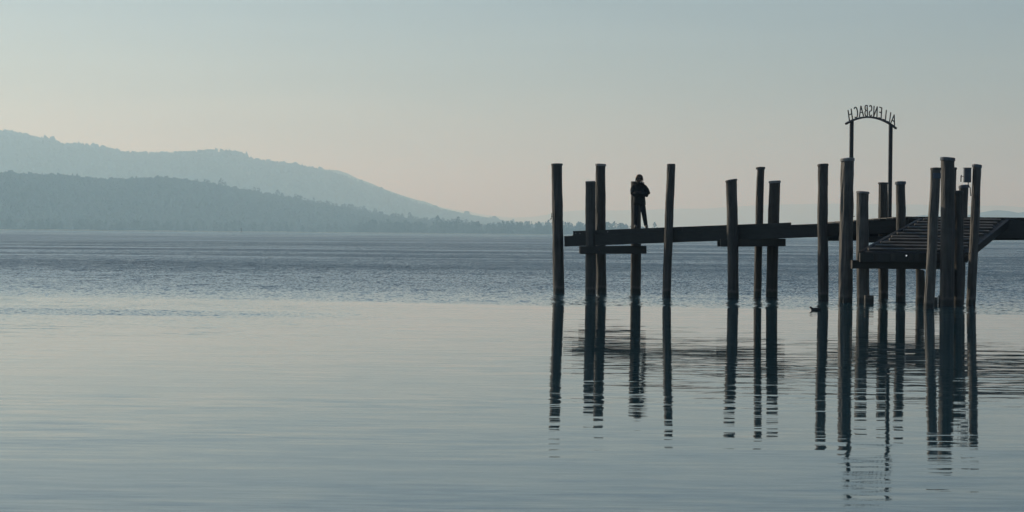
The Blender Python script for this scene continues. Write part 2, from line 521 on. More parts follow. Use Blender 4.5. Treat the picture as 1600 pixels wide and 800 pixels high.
def bare_tree(mb, x, y, hgt, wid, zb=0.0):
    """small winter tree: trunk, limbs and a loose crown of twig clumps"""
    mb.tube([(x, y, zb - 0.5), (x, y, zb + hgt * .45), (x + random.uniform(-.5, .5), y, zb + hgt * .8)], [hgt * .03, hgt * .022, hgt * .006], 5)
    for k in range(7):
        a = random.uniform(0, 6.28); z0 = zb + hgt * random.uniform(.25, .6)
        r = wid * .42 * random.uniform(.6, 1)
        mb.tube([(x, y, z0), (x + math.cos(a) * r, y + math.sin(a) * r, z0 + hgt * random.uniform(.15, .32))], [hgt * .012, hgt * .003], 4)
    n = 56
    for k in range(n):
        z = random.uniform(.16, 1.0)
        env = math.sin(math.pi * min(1, max(.04, (z - .1) / .92))) ** .6
        a = random.uniform(0, 6.28); rr = wid * .5 * env * random.random() ** .5
        c = Vector((x + math.cos(a) * rr, y + math.sin(a) * rr, zb + z * hgt))
        s = hgt * random.uniform(.06, .125)
        v = [c + Vector((random.uniform(-1, 1), random.uniform(-1, 1), random.uniform(-1.1, 1.1))) * s for _ in range(4)]
        mb.add(v, [(0, 1, 2), (0, 2, 3), (0, 3, 1), (1, 3, 2)])


# the loose belt of trees on the low far shore
mb = MB()
for i in range(330):
    px = random.uniform(560, 1062)
    if 830 < px < 836 or 748 < px < 752: continue
    taper = 1.0 if px < 960 else max(.3, 1 - (px - 960) / 150)
    y = random.uniform(3700, 4000)
    p = W(px, 370, y)
    bare_tree(mb, p.x, y, random.uniform(12, 25) * taper, random.uniform(9, 18) * taper)
for i in range(260):
    px = random.uniform(-260, 640)
    y = random.uniform(3520, 3660) * skewf(px)
    p = W(px, 365, y)
    bare_tree(mb, p.x, y, random.uniform(8, 19), random.uniform(5, 12))
ny_, nx_, _ = G_NEAR.shape
span = PROF_NEAR[-1][0] - PROF_NEAR[0][0]
for i in range(230):
    px = 300 + 520 * random.random() ** .75
    g = G_NEAR[random.choice((12, 13, 14, 14, 15)), int((px - PROF_NEAR[0][0]) / span * (nx_ - 1))]
    bare_tree(mb, g[0] + random.uniform(-4, 4), g[1], random.uniform(9, 19) * (1.25 if random.random() < .12 else 1), random.uniform(8, 16), g[2] - 1)
tag(mb.build('shore_wood', M_FOREST), 'loose hazy belt of bare trees along the far shore', 'wood', kind='stuff')

# trees that stand out from the belt
for px, py, wpx, lab in ((857, 343, 9, 'tall pointed tree on the far shore beside the leftmost pile'),
                         (822, 345, 15, 'round tree on the far shore, well left of the leftmost pile'),
                         (716, 338, 24, 'broad tall tree where the far wooded hill runs out'),
                         (1023, 347, 11, 'small pointed tree on far shore right of the standing person'),
                         (960, 346, 16, 'rounded tree on far shore just left of the standing person'),
                         (684, 337, 20, 'dark tree standing above the low end of the wooded hill')):
    y = 3690
    p = W(px, py, y)
    t = empty('shore_tree', (p.x, y, 0), lab, 'tree', 'single trees on the far shore')
    hg = p.z; wd = wpx * y / F
    tb = MB(); tb.tube([(p.x, y, -.5), (p.x + .3, y, hg * .5), (p.x, y, hg * .85)], [hg * .03, hg * .02, hg * .006], 6)
    tb.build('trunk', M_BARK, t)
    cb = MB()
    for k in range(170):
        z = random.uniform(.03, 1.0)
        env = min(1, max(.03, 1.12 * math.sin(math.pi * min(1, .28 + .74 * z)))) ** .8
        a = random.uniform(0, 6.28); rr = wd * .5 * env * random.random() ** .5
        c = Vector((p.x + math.cos(a) * rr, y + math.sin(a) * rr, z * hg)); s = hg * random.uniform(.03, .07)
        v = [c + Vector((random.uniform(-1, 1), random.uniform(-1, 1), random.uniform(-1, 1))) * s for _ in range(4)]
        cb.add(v, [(0, 1, 2), (0, 2, 3), (0, 3, 1), (1, 3, 2)])
    cb.build('crown', M_FOREST, t)

# reed belt at the foot of the far shore
mb = MB()
for i in range(900):
    px = -400 + i * 1.7 + random.uniform(-.8, .8)
    y = random.uniform(3420, 3440) * skewf(px)
    p = W(px, 366, y)
    hgt = random.uniform(1.2, 2.0) * (0.75 + 0.5 * abs(fbm(px * .02, 8)))
    w = random.uniform(1.6, 2.8)
    vs = [(p.x - w, y, -.2), (p.x + w, y, -.2), (p.x + w, y + 4, -.2), (p.x - w, y + 4, -.2), (p.x - w * .7, y + .6, hgt), (p.x + w * .8, y + .6, hgt * .9), (p.x + w * .6, y + 3, hgt), (p.x - w * .6, y + 3, hgt * .8)]
    mb.add(vs, [(0, 1, 5, 4), (1, 2, 6, 5), (2, 3, 7, 6), (3, 0, 4, 7), (4, 5, 6, 7)])
tag(mb.build('reed_belt', M_REED), 'thin pale belt of dry reed along the far shore', 'reed', kind='stuff')


# ------------------------------------------------------------------ piles
def pile(label, top, base, wpx, Y, mat=M_PILE, cap=M_CAP, cap_w=1.12, cap_h=0.09, slant=None, rough=0.014, group=None, z_base=-1.6):
    """round timber pile; top and base give photo pixels, Y the distance"""
    if slant is None: slant = random.uniform(-.07, .07)
    T, B = W(top[0], top[1], Y), W(base[0], base[1], Y)
    B.z = 0.0
    r1 = wpx * 0.5 * Y / F
    e = empty('mooring_pile', (B.x, Y, 0), label, 'pile', 'timber piles of the landing stage')
    ax = (T - B)
    zt = T.z - (cap_h if cap else 0)
    n, m = 32, 44
    vs, fs = [], []
    sd = random.uniform(0, 90)
    bow = random.uniform(-.018, .018)
    for j in range(m):
        z = z_base + (zt - z_base) * j / (m - 1)
        k = z / T.z
        c = Vector((B.x + ax.x * k + bow * math.sin(math.pi * max(0, min(1, k))), Y, z))
        rad = r1 * (1.03 - 0.06 * k)
        for i in range(n):
            a = 2 * math.pi * i / n
            d = rough * mnoise.noise(Vector((math.cos(a) * 2.3 + sd, math.sin(a) * 2.3, z * 1.6)))
            d += rough * .8 * mnoise.noise(Vector((math.cos(a) * 7 + sd, math.sin(a) * 7, z * .8 + 5)))
            d += rough * .35 * mnoise.noise(Vector((math.cos(a) * 5 + sd, math.sin(a) * 5, z * 6 + 9)))
            rr = rad + d
            zz = z + (slant * math.cos(a) * rad if j == m - 1 else 0)
            vs.append((c.x + math.cos(a) * rr, c.y + math.sin(a) * rr, zz))
    for j in range(m - 1):
        for i in range(n):
            i2 = (i + 1) % n
            fs.append((j*n+i, j*n+i2, j*n+n+i2, j*n+n+i))
    fs.append(tuple((m-1)*n + i for i in range(n)))
    mesh_obj('post', vs, fs, mat, e, smooth=False)
    if cap:
        cb = MB()
        tx = B.x + ax.x
        rc = r1 * .97 * cap_w
        prof = [(rc * .97, -0.004), (rc, 0.0), (rc, cap_h * .8), (rc * .93, cap_h), (rc * .3, cap_h * 1.12)]
        vs, fs = [], []
        for (r, dz) in prof:
            for i in range(n):
                a = 2 * math.pi * i / n
                wob = 1 + .02 * math.sin(3 * a + sd)
                vs.append((tx + math.cos(a) * r * wob, Y + math.sin(a) * r * wob, zt + dz + slant * math.cos(a) * r))
        for j in range(len(prof) - 1):
            for i in range(n):
                i2 = (i + 1) % n
                fs.append((j*n+i, j*n+i2, j*n+n+i2, j*n+n+i))
        fs.append(tuple(range(n - 1, -1, -1)))
        fs.append(tuple((len(prof)-1)*n + i for i in range(n)))
        mesh_obj('cap', vs, fs, cap, e)
    return e


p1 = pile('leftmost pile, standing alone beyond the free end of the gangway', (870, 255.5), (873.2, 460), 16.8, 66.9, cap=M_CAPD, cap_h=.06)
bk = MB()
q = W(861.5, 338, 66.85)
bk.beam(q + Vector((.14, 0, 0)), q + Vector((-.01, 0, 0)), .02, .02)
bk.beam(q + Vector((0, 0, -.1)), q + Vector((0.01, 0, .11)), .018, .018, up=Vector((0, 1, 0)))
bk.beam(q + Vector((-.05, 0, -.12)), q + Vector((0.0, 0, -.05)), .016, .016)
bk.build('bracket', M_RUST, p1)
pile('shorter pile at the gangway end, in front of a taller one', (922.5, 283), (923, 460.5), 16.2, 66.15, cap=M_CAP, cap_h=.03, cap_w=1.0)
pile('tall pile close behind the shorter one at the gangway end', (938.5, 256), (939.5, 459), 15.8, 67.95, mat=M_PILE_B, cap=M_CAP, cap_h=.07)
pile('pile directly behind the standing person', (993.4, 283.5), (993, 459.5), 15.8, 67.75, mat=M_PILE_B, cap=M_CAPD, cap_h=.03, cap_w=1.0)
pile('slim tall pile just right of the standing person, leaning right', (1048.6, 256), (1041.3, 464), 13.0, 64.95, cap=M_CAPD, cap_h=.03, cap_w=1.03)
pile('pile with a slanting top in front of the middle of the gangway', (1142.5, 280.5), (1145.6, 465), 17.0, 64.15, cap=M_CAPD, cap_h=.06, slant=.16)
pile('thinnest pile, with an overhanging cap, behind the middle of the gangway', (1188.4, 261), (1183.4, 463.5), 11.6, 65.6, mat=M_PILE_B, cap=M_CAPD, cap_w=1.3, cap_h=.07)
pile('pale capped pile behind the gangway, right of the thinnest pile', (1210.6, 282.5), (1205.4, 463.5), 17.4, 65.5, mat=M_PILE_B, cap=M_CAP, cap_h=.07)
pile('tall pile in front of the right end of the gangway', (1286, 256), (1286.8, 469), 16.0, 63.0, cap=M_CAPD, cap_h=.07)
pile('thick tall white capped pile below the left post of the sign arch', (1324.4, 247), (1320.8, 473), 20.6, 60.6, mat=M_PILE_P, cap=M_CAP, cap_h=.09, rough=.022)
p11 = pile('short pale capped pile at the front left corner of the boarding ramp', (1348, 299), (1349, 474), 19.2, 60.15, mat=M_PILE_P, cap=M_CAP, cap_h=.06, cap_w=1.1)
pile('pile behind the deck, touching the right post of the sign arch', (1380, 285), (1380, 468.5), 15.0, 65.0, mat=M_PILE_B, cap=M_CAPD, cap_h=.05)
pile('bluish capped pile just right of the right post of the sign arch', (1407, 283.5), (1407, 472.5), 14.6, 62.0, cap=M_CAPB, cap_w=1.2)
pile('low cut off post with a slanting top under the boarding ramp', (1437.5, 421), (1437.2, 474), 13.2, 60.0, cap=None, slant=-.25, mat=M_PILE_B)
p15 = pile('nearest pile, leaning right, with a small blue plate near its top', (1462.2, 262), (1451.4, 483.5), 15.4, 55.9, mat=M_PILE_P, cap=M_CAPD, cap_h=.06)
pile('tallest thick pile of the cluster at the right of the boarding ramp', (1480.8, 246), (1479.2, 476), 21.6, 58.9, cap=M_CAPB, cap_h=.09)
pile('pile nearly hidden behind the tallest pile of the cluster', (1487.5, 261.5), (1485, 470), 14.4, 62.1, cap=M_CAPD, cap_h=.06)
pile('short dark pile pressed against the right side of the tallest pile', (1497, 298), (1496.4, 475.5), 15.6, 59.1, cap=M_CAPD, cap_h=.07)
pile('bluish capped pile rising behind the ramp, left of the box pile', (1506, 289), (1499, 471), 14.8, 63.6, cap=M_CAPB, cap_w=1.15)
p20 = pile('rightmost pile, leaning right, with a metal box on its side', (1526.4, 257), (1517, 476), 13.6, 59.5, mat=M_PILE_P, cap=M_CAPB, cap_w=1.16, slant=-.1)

# blue plate on the nearest pile
q = W(1463.8, 274.5, 55.9 - .145)
mb = MB(); mb.beam(q + Vector((-.10, .012, 0)), q + Vector((.11, .012, 0)), .012, .15); mb.build('plate', M_PLATE, p15)

# switch box with conduit, fixed to the rightmost pile: a thing of its own
q = W(1511.4, 274, 59.45)
e = empty('switch_box', q - Vector((0, 0, .22)), 'blue grey metal box hanging left of the rightmost pile top', 'electric box')
mb = MB(); mb.beam(q + Vector((0, 0, -.205)), q + Vector((0, 0, .205)), .20, .16, up=Vector((0, 1, 0))); mb.build('housing', M_BOX, e)
mb = MB(); mb.beam(q + Vector((0, -.088, -.18)), q + Vector((0, -.088, .18)), .17, .014, up=Vector((0, 1, 0))); mb.build('door', M_BOX, e)
mb = MB(); mb.beam(q + Vector((-.115, 0, .215)), q + Vector((.115, 0, .215)), .19, .014); mb.build('rain_lid', M_BOX, e)
mb = MB(); mb.tube([q + Vector((.03, 0, -.2)), q + Vector((.03, 0, -.30)), q + Vector((.09, 0, -.36)), q + Vector((.11, 0, -.6))], .014, 8); mb.build('conduit', M_CABLE, e)
mb = MB(); mb.tube([q + Vector((-.185, 0, -.19)), q + Vector((-.18, 0, -.02)), q + Vector((-.165, 0, .01))], [.016, .018, .01], 8)
mb.beam(q + Vector((-.18, 0, -.03)), q + Vector((-.09, 0, -.03)), .014, .014); mb.build('lever', M_RUST, e)
# slack cable from that pile under the ramp
pts = []
a, b = W(1505, 394, 59.5), W(1516, 394, 59.4)
for k in range(9):
    t = k / 8
    p = a.lerp(b, t); p.z -= .12 * math.sin(math.pi * t)
    pts.append(p)
mb = MB(); mb.tube(pts, .012, 6)
tag(mb.build('slack_cable', M_CABLE), 'short slack cable hanging at the rightmost pile under the ramp', 'cable')

# stubs at the water line
for (x0, x1, y0, y1, Y, lab) in ((1351, 1364.5, 461.5, 476, 59.3, 'squat timber stub at the foot of the short white capped pile'),
                                 (1459, 1465, 464.5, 478, 57.6, 'reddish timber stub at the foot of the nearest pile'),
                                 (1466.2, 1468.4, 461.5, 474, 58.9, 'narrow upright board at the foot of the tallest pile')):
    a, b = W((x0 + x1) / 2, y1, Y), W((x0 + x1) / 2, y0, Y)
    a.z = -.5
    mb = MB(); w = (x1 - x0) * Y / F
    mb.beam(a, b, w, min(w, .22), up=Vector((0, 1, 0)), jit=.004)
    tag(mb.build('timber_stub', M_PILE_B), lab, 'stub')

# ------------------------------------------------------------------ gangway
YL, YR = 66.4, 63.2                     # near edge distance at its left and right end
WID = 1.15


def gy(px):
    return YL + (YR - YL) * (px - 883) / (1312 - 883)


def near_pt(px, py, dy=0.0):
    return W(px, py, gy(px) + dy)


gw = empty('gangway', W(883, 460, YL + .5) * Vector((1, 1, 0)) if False else Vector((W(883, 460, YL).x, YL, 0)), 'long dark sloping timber gangway resting on two cross beams', 'gangway')
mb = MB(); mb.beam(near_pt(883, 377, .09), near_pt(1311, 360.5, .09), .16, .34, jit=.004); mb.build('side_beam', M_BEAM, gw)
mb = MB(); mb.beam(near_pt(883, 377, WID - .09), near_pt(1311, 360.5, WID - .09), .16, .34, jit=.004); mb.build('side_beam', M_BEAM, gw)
# toe boards: left run is higher, drops where it ends
for a0, a1, yo in ((896, 1066, 0), (1066.6, 1236, 0), (1236.6, 1311, 2.2)):
    for dy in (.045, WID - .045):
        f = lambda x: 369.2 - (x - 883) * (369.2 - 352.6) / 428 - 3.6
        mb = MB(); mb.beam(near_pt(a0, f(a0) + yo, dy), near_pt(a1, f(a1) + yo, dy), .07, .17 if yo == 0 else .11, jit=.002); mb.build('toe_board', M_BEAM, gw)
N_PL = 46
for k in range(N_PL):
    px = 900 + (1309 - 900) * k / (N_PL - 1)
    yy = 369.2 - (px - 883) * (369.2 - 352.6) / 428 - .6
    a, b = near_pt(px, yy, .10), near_pt(px, yy, WID - .10)
    b.x = a.x; b.z = a.z
    mb = MB(); mb.beam(a, b, .185, .035); mb.build('plank', M_PLANK, gw)
mb = MB(); mb.beam(near_pt(1312.2, 350, .05), near_pt(1312.2, 375.5, .05), .05, .2, up=Vector((0, 1, 0))); mb.build('end_plate', M_STEEL, gw)
# pale studs added in place of sky-bright holes in the toe board's free end
for (bx_, by_) in ((899.5, 364.6), (906, 364.6), (949.5, 362.2)):
    q = near_pt(bx_, by_, 0)
    mb = MB(); mb.tube([q + Vector((0, .012, 0)), q + Vector((0, -.015, 0))], .02, 8); mb.build('bolt_or_hole', M_CAP, gw)

for (x0, x1, y0, y1, lab) in ((906.5, 1010, 384.5, 396.5, 'short cross beam carrying the left end of the gangway'),
                              (1125.5, 1227, 373.2, 385, 'short cross beam carrying the middle of the gangway')):
    yc = (y0 + y1) / 2
    Ya = gy((x0 + x1) / 2)
    c0, c1 = W(x0, yc + .4, Ya + .12), W(x1, yc - .2, Ya + .12)
    e = empty('cross_beam', ((c0.x + c1.x) / 2, Ya, 0), lab, 'beam', 'cross beams under the gangway')
    hgt = (y1 - y0) * Ya / F
    mb = MB(); mb.beam(c0, c1, .2, hgt, jit=.003); mb.build('timber', M_BEAM_B, e)
    c2, c3 = c0 + Vector((0, WID - .24, 0)), c1 + Vector((0, WID - .24, 0))
    mb = MB(); mb.beam(c2, c3, .2, hgt, jit=.003); mb.build('timber', M_BEAM_B, e)
    for t in (.285, .955):
        q = c0.lerp(c1, t) + Vector((0, -.1, 0))
        mb = MB(); mb.tube([q + Vector((0, .01, 0)), q + Vector((0, -.025, 0))], .035, 8); mb.build('bolt_or_hole', M_RUST, e)

# ------------------------------------------------------------------ landing deck
YD = 62.8
DZ = 2.545
dk = empty('landing_deck', (W(1312, 400, YD).x + 4, YD, 0), 'dark raised timber landing deck running out of the picture on the right', 'deck')
xa, xm, xb = W(1313, 360, YD).x, W(1420, 360, YD).x, W(1600, 360, YD).x + 7.0
DW = 3.6
# near fascia: an inclined left piece, then level to the right
za = W(1313, 349, YD).z
mb = MB(); mb.beam((xa, YD + .09, za - .21), (xm, YD + .09, DZ - .21), .16, .42, jit=.003); mb.build('fascia_beam', M_BEAM, dk)
mb = MB(); mb.beam((xm + .004, YD + .09, DZ - .315), (xb, YD + .09, DZ - .315), .17, .59, jit=.003); mb.build('fascia_beam', M_BEAM, dk)
mb = MB(); mb.beam((xa + .65, YD + .13, za - .49), (xm + .2, YD + .13, za - .46), .2, .19, jit=.003); mb.build('fascia_beam', M_BEAM_B, dk)
mb = MB(); mb.beam((xa, YD + DW, za - .3), (xb, YD + DW, DZ - .315), .17, .5, jit=.003); mb.build('fascia_beam', M_BEAM, dk)
nb = int((xb - xa) / .2)
for k in range(nb):
    x = xa + .1 + .2 * k
    z = za + (DZ - za) * min(1, (x - xa) / (xm - xa)) + .022
    if k % 4 == 0:
        z += 0
    mb = MB(); mb.beam((x, YD - .03, z), (x, YD + DW + .1, z), .188, .045); mb.build('plank', M_PLANK if k % 3 else M_BEAM_B, dk)
for k in range(5):
    x = xm + .8 + k * 2.0
    mb = MB(); mb.beam((x, YD + .2, DZ - .25), (x, YD + DW - .1, DZ - .25), .14, .3); mb.build('joist', M_BEAM, dk)
for bx_, by_ in ((1366, 374.5), (1560.5, 373.5)):
    q = W(bx_, by_, YD + .1)
    mb = MB(); mb.tube([q + Vector((0, 0, .08)), q + Vector((0, 0, -.04))], .015, 6); mb.build('bolt_or_hole', M_RUST, dk)

# ------------------------------------------------------------------ boarding ramp
FL = W(1347, 393.5, 59.25)                 # front left corner
FR = W(1508, 388, 59.85); FR.z = FL.z
BL = W(1441, 341.5, 62.74)
BR = W(1571, 343.5, 62.74); BR.z = BL.z
rp = empty('boarding_ramp', (FL.x + 1.3, 60.5, 0), 'sloping slatted boarding ramp leading up to the landing deck', 'ramp')
NB = 24
up = ((BL - FL).cross(FL - FR)).normalized()
if up.z < 0: up = -up
for k in range(NB):
    t = (k + .5) / NB
    a, b = FL.lerp(BL, t), FR.lerp(BR, t)
    wd = (BL - FL).length / NB
    mb = MB(); mb.beam(a - up * .03, b - up * .03, wd * .93, .05, up=up); mb.build('plank', M_BEAM_B, rp)
for k in range(11):
    t = (k + .75 + random.uniform(-.13, .13)) / 11.2
    a, b = FL.lerp(BL, t), FR.lerp(BR, t)
    a = a.lerp(b, random.uniform(.01, .06)); b = b.lerp(a, random.uniform(.01, .05)) + up * random.uniform(-.008, .008)
    mb = MB(); mb.beam(a + up * .022, b + up * .022, .10, .05, up=up); mb.build('batten', M_PLANK, rp)
for A, B, so in ((FL, BL, -.06), (FR, BR, .06)):
    o_ = Vector((so, 0, 0))
    mb = MB(); mb.beam(A + o_ - up * .12, B + o_ - up * .12 - Vector((0, .1, 0)), .10, .27, up=up, jit=.002); mb.build('stringer', M_BEAM, rp)
for s in (.33, .66):
    A, B = FL.lerp(FR, s), BL.lerp(BR, s)
    mb = MB(); mb.beam(A - up * .16, B - up * .16, .12, .2, up=up); mb.build('joist', M_BEAM, rp)
# front header with joist ends, and the cross beam it hangs on
mb = MB(); mb.beam(FL + Vector((-.08, -.06, -.16)), FR + Vector((.05, -.06, -.16)), .09, .26, jit=.002); mb.build('header', M_BEAM, rp)
for s in (.12, .29, .46, .52, .7, .86):
    q = FL.lerp(FR, s) + Vector((0, -.12, -.15))
    mb = MB(); mb.beam(q + Vector((0, .01, 0)), q + Vector((0, -.03, 0)), .12, .2); mb.build('joist_end', M_BEAM_B, rp)
a, b = W(1330.5, 413, 59.7), W(1502, 414, 59.95); b.z = a.z
mb = MB(); mb.beam(a, b, .2, .245, jit=.003)
tag(mb.build('ramp_beam', M_BEAM_B), 'horizontal beam between the piles below the front edge of the boarding ramp', 'beam')

# small lit lamp on the ramp header
m, N, L, out = new_mat('lamp_lens')
em = N.new('ShaderNodeEmission'); em.inputs['Color'].default_value = (.85, .95, 1, 1); em.inputs['Strength'].default_value = 0.6
L.new(em.outputs[0], out.inputs['Surface'])
q = W(1416, 399.5, 59.32)
e = empty('marker_lamp', q, 'tiny white lamp on the dark front of the boarding ramp', 'lamp')
mb = MB(); mb.tube([q + Vector((0, .04, 0)), q + Vector((0, -.02, 0))], .04, 10); mb.build('housing', M_STEEL, e)
mb = MB(); mb.tube([q + Vector((0, -.0205, 0)), q + Vector((0, -.032, 0)), q + Vector((0, -.04, 0))], [.022, .02, .01], 10); mb.build('lens', m, e)

# ------------------------------------------------------------------ sign arch
PL, PR = W(1330, 260, 63.5), W(1391, 260, 65.4)
PL.z = PR.z = DZ + .04
U = (PR - PL); SPAN = U.length; U.normalize()
MID = (PL + PR) / 2
sg = empty('sign_arch', MID, 'thin black steel arch with the mirrored letters ALLENSBACH above the deck', 'sign')
Z_END, Z_TOP = 5.46, 5.74
HALF = SPAN * 79 / 61 / 2
sag = Z_TOP - Z_END
RAD = (HALF * HALF + sag * sag) / (2 * sag)


def arc(s, dz=0.0):
    """point at arc length s from the top of the arch"""
    a = s / RAD
    return MID + U * (math.sin(a) * (RAD + dz)) + Vector((0, 0, Z_TOP - MID.z - RAD + math.cos(a) * (RAD + dz)))


for q, u0 in ((PL, -SPAN / 2), (PR, SPAN / 2)):
    zt = arc(u0).z - .03
    mb = MB(); mb.beam((q.x, q.y, q.z - .05), (q.x, q.y, zt), .115, .115, up=Vector((0, 1, 0))); mb.build('post', M_STEEL, sg)
    mb = MB(); mb.beam((q.x - .11, q.y, q.z), (q.x + .11, q.y, q.z), .22, .02); mb.build('foot_plate', M_STEEL, sg)
mb = MB()
S = math.asin(HALF / RAD) * RAD
nn = 28
vs, fs = [], []
side = U.cross(Vector((0, 0, 1))).normalized()
for i in range(nn):
    s_ = -S + 2 * S * i / (nn - 1)
    for (w_, dz) in ((-.03, -.055), (.03, -.055), (.03, 0), (-.03, 0)):
        vs.append(arc(s_, dz) + side * w_)
for i in range(nn - 1):
    for k in range(4):
        k2 = (k + 1) % 4
        fs.append((i*4+k, i*4+k2, i*4+4+k2, i*4+4+k))
fs += [(3, 2, 1, 0), tuple((nn-1)*4 + k for k in range(4))]
mesh_obj('arch_bar', vs, fs, M_STEEL, sg)


def arcpts(cx, cy, rx, ry, a0, a1, n=9):
    return [(cx + rx * math.cos(math.radians(a0 + (a1 - a0) * i / (n - 1))), cy + ry * math.sin(math.radians(a0 + (a1 - a0) * i / (n - 1)))) for i in range(n)]


GLYPH = {
    'A': [[(0, 0), (.5, 1), (1, 0)], [(.2, .38), (.8, .38)]],
    'L': [[(.1, 1), (.1, 0), (.85, 0)]],
    'E': [[(.85, 1), (.1, 1), (.1, 0), (.85, 0)], [(.1, .54), (.75, .54)]],
    'N': [[(.05, 0), (.05, 1), (.95, 0), (.95, 1)]],
    'S': [arcpts(.5, .74, .38, .26, 35, 270, 12) + arcpts(.5, .25, .40, .25, 90, -150, 12)[1:]],
    'B': [[(.1, 0), (.1, 1)], [(.1, 1)] + arcpts(.48, .76, .34, .24, 90, -90, 9) + [(.1, .52)], [(.1, .52)] + arcpts(.5, .26, .40, .26, 90, -90, 9) + [(.1, 0)]],
    'C': [arcpts(.55, .5, .5, .5, 50, 310, 16)],
    'H': [[(.08, 0), (.08, 1)], [(.92, 0), (.92, 1)], [(.08, .52), (.92, .52)]],
}
WORD = 'ALLENSBACH'
LH = .335
pos = [1.37, 1.08, .81, .53, .235, -.065, -.335, -.63, -.95, -1.29]      # read from the lake side
wid = {'A': .26, 'L': .19, 'E': .19, 'N': .23, 'S': .20, 'B': .19, 'C': .23, 'H': .23}
for ch, s0 in zip(WORD, pos):
    mb = MB()
    for st in GLYPH[ch]:
        pts = []
        for (gx, gy_) in st:
            s_ = s0 - (gx - .5) * wid[ch]
            a0 = s0 / RAD
            base = arc(s0)
            tang = U * math.cos(a0) - Vector((0, 0, math.sin(a0)))
            nor = U * math.sin(a0) + Vector((0, 0, math.cos(a0)))
            pts.append(base + tang * (s_ - s0) + nor * (gy_ * LH + .008))
        for i in range(len(pts) - 1):
            mb.beam(pts[i], pts[i + 1], .029, .029, up=side)
    mb.build('letter', M_STEEL, sg)


# ------------------------------------------------------------------ the person
def skin_mesh(name, verts, edges, radii, mat, parent, root=0, sub=2):
    me = bpy.data.meshes.new(name)
    me.from_pydata([tuple(v) for v in verts], edges, [])
    o = bpy.data.objects.new(name, me); COL.objects.link(o)
    md = o.modifiers.new('skin', 'SKIN')
    for i, r in enumerate(radii):
        sv = me.skin_vertices[0].data[i]
        sv.radius = r if hasattr(r, '__len__') else (r, r)
        sv.use_root = (i == root)
    md.use_smooth_shade = True
    ms = o.modifiers.new('sub', 'SUBSURF'); ms.levels = sub; ms.render_levels = sub
    bpy.context.view_layer.update()
    dg = bpy.context.evaluated_depsgraph_get()
    me2 = bpy.data.meshes.new_from_object(o.evaluated_get(dg))
    bpy.data.objects.remove(o)
    me2.name = name
    me2.materials.clear(); me2.materials.append(mat)
    for p in me2.polygons: p.use_smooth = True
    n = bpy.data.objects.new(name, me2); COL.objects.link(n)
    n.parent = parent
    return n


def ellipsoid(mb, c, r, nu=14, nv=10, f=None):
    vs, fs = [], []
    for j in range(nv + 1):
        th = math.pi * j / nv
        for i in range(nu):
            a = 2 * math.pi * i / nu
            d = Vector((math.sin(th) * math.cos(a), math.sin(th) * math.sin(a), math.cos(th)))
            k = f(d) if f else 1.0
            vs.append(Vector(c) + Vector((d.x * r[0], d.y * r[1], d.z * r[2])) * k)
    for j in range(nv):
        for i in range(nu):
            i2 = (i + 1) % nu
            fs.append((j*nu+i, j*nu+nu+i, j*nu+nu+i2, j*nu+i2))
    mb.add(vs, fs)


FT = near_pt(1001.5, 357.2, .45)           # on the gangway planks
FT.z += .015
pe = empty('person', FT, 'person in black fur collared jacket and dark jeans leaning with folded arms against a pile', 'person')
V3 = Vector
# local coordinates: x right in the picture, -y towards the camera, z up (metres)
hip = V3((-.07, .06, .93)); chest = V3((-.075, .05, 1.22)); sho = V3((-.075, .05, 1.42)); neck = V3((-.07, .04, 1.51)); headb = V3((-.07, .02, 1.58))
body_v = [hip, V3((-.07, .055, 1.06)), chest, V3((-.075, .05, 1.36)), neck, headb,
          V3((-.16, .06, .90)), V3((-.165, .0, .50)), V3((-.175, .04, .09)), V3((-.185, -.10, .035)),
          V3((.02, .06, .90)), V3((.085, -.02, .50)), V3((.155, .03, .09)), V3((.185, -.10, .035)),
          V3((-.25, .05, 1.39)), V3((-.265, .02, 1.14)), V3((-.14, -.16, 1.16)), V3((.03, -.17, 1.21)),
          V3((.10, .05, 1.39)), V3((.175, .0, 1.14)), V3((.03, -.19, 1.14)), V3((-.14, -.20, 1.17))]
body_e = [(0, 1), (1, 2), (2, 3), (3, 4), (4, 5), (0, 6), (6, 7), (7, 8), (8, 9), (0, 10), (10, 11), (11, 12), (12, 13),
          (3, 14), (14, 15), (15, 16), (16, 17), (3, 18), (18, 19), (19, 20), (20, 21)]
body_r = [(.15, .11), (.145, .11), (.165, .12), (.14, .10), (.055, .055), (.055, .055),
          (.11, .11), (.085, .085), (.066, .066), (.045, .04),
          (.11, .11), (.085, .085), (.066, .066), (.045, .04),
          (.07, .07), (.052, .052), (.044, .044), (.033, .033),
          (.07, .07), (.052, .052), (.044, .044), (.033, .033)]
skin_mesh('body', body_v, body_e, body_r, M_JEANS, pe)
# jacket: padded shell lofted round the torso, sleeves folded across the chest, clean hem at the hips
mb = MB()
rings = [(-.052, .05, .765, .178, .135), (-.055, .05, .79, .205, .155), (-.058, .05, .86, .203, .155), (-.062, .05, .95, .192, .15), (-.066, .05, 1.05, .19, .148),
         (-.07, .05, 1.15, .198, .15), (-.072, .05, 1.25, .205, .15), (-.074, .05, 1.34, .208, .14), (-.074, .05, 1.41, .185, .12), (-.072, .045, 1.455, .135, .10), (-.07, .04, 1.49, .095, .085)]
nr = 28
vs, fs = [], []
for j, (cx, cy, cz, rx, ry) in enumerate(rings):
    for i in range(nr):
        a = 2 * math.pi * i / nr
        k = 1 + .03 * mnoise.noise(V3((math.cos(a) * 2, math.sin(a) * 2, cz * 9)))
        vs.append(V3((cx + rx * k * math.cos(a), cy + ry * k * math.sin(a), cz + .012 * mnoise.noise(V3((a, cz, 3))))))
for j in range(len(rings) - 1):
    for i in range(nr):
        i2 = (i + 1) % nr
        fs.append((j*nr+i, j*nr+i2, j*nr+nr+i2, j*nr+nr+i))
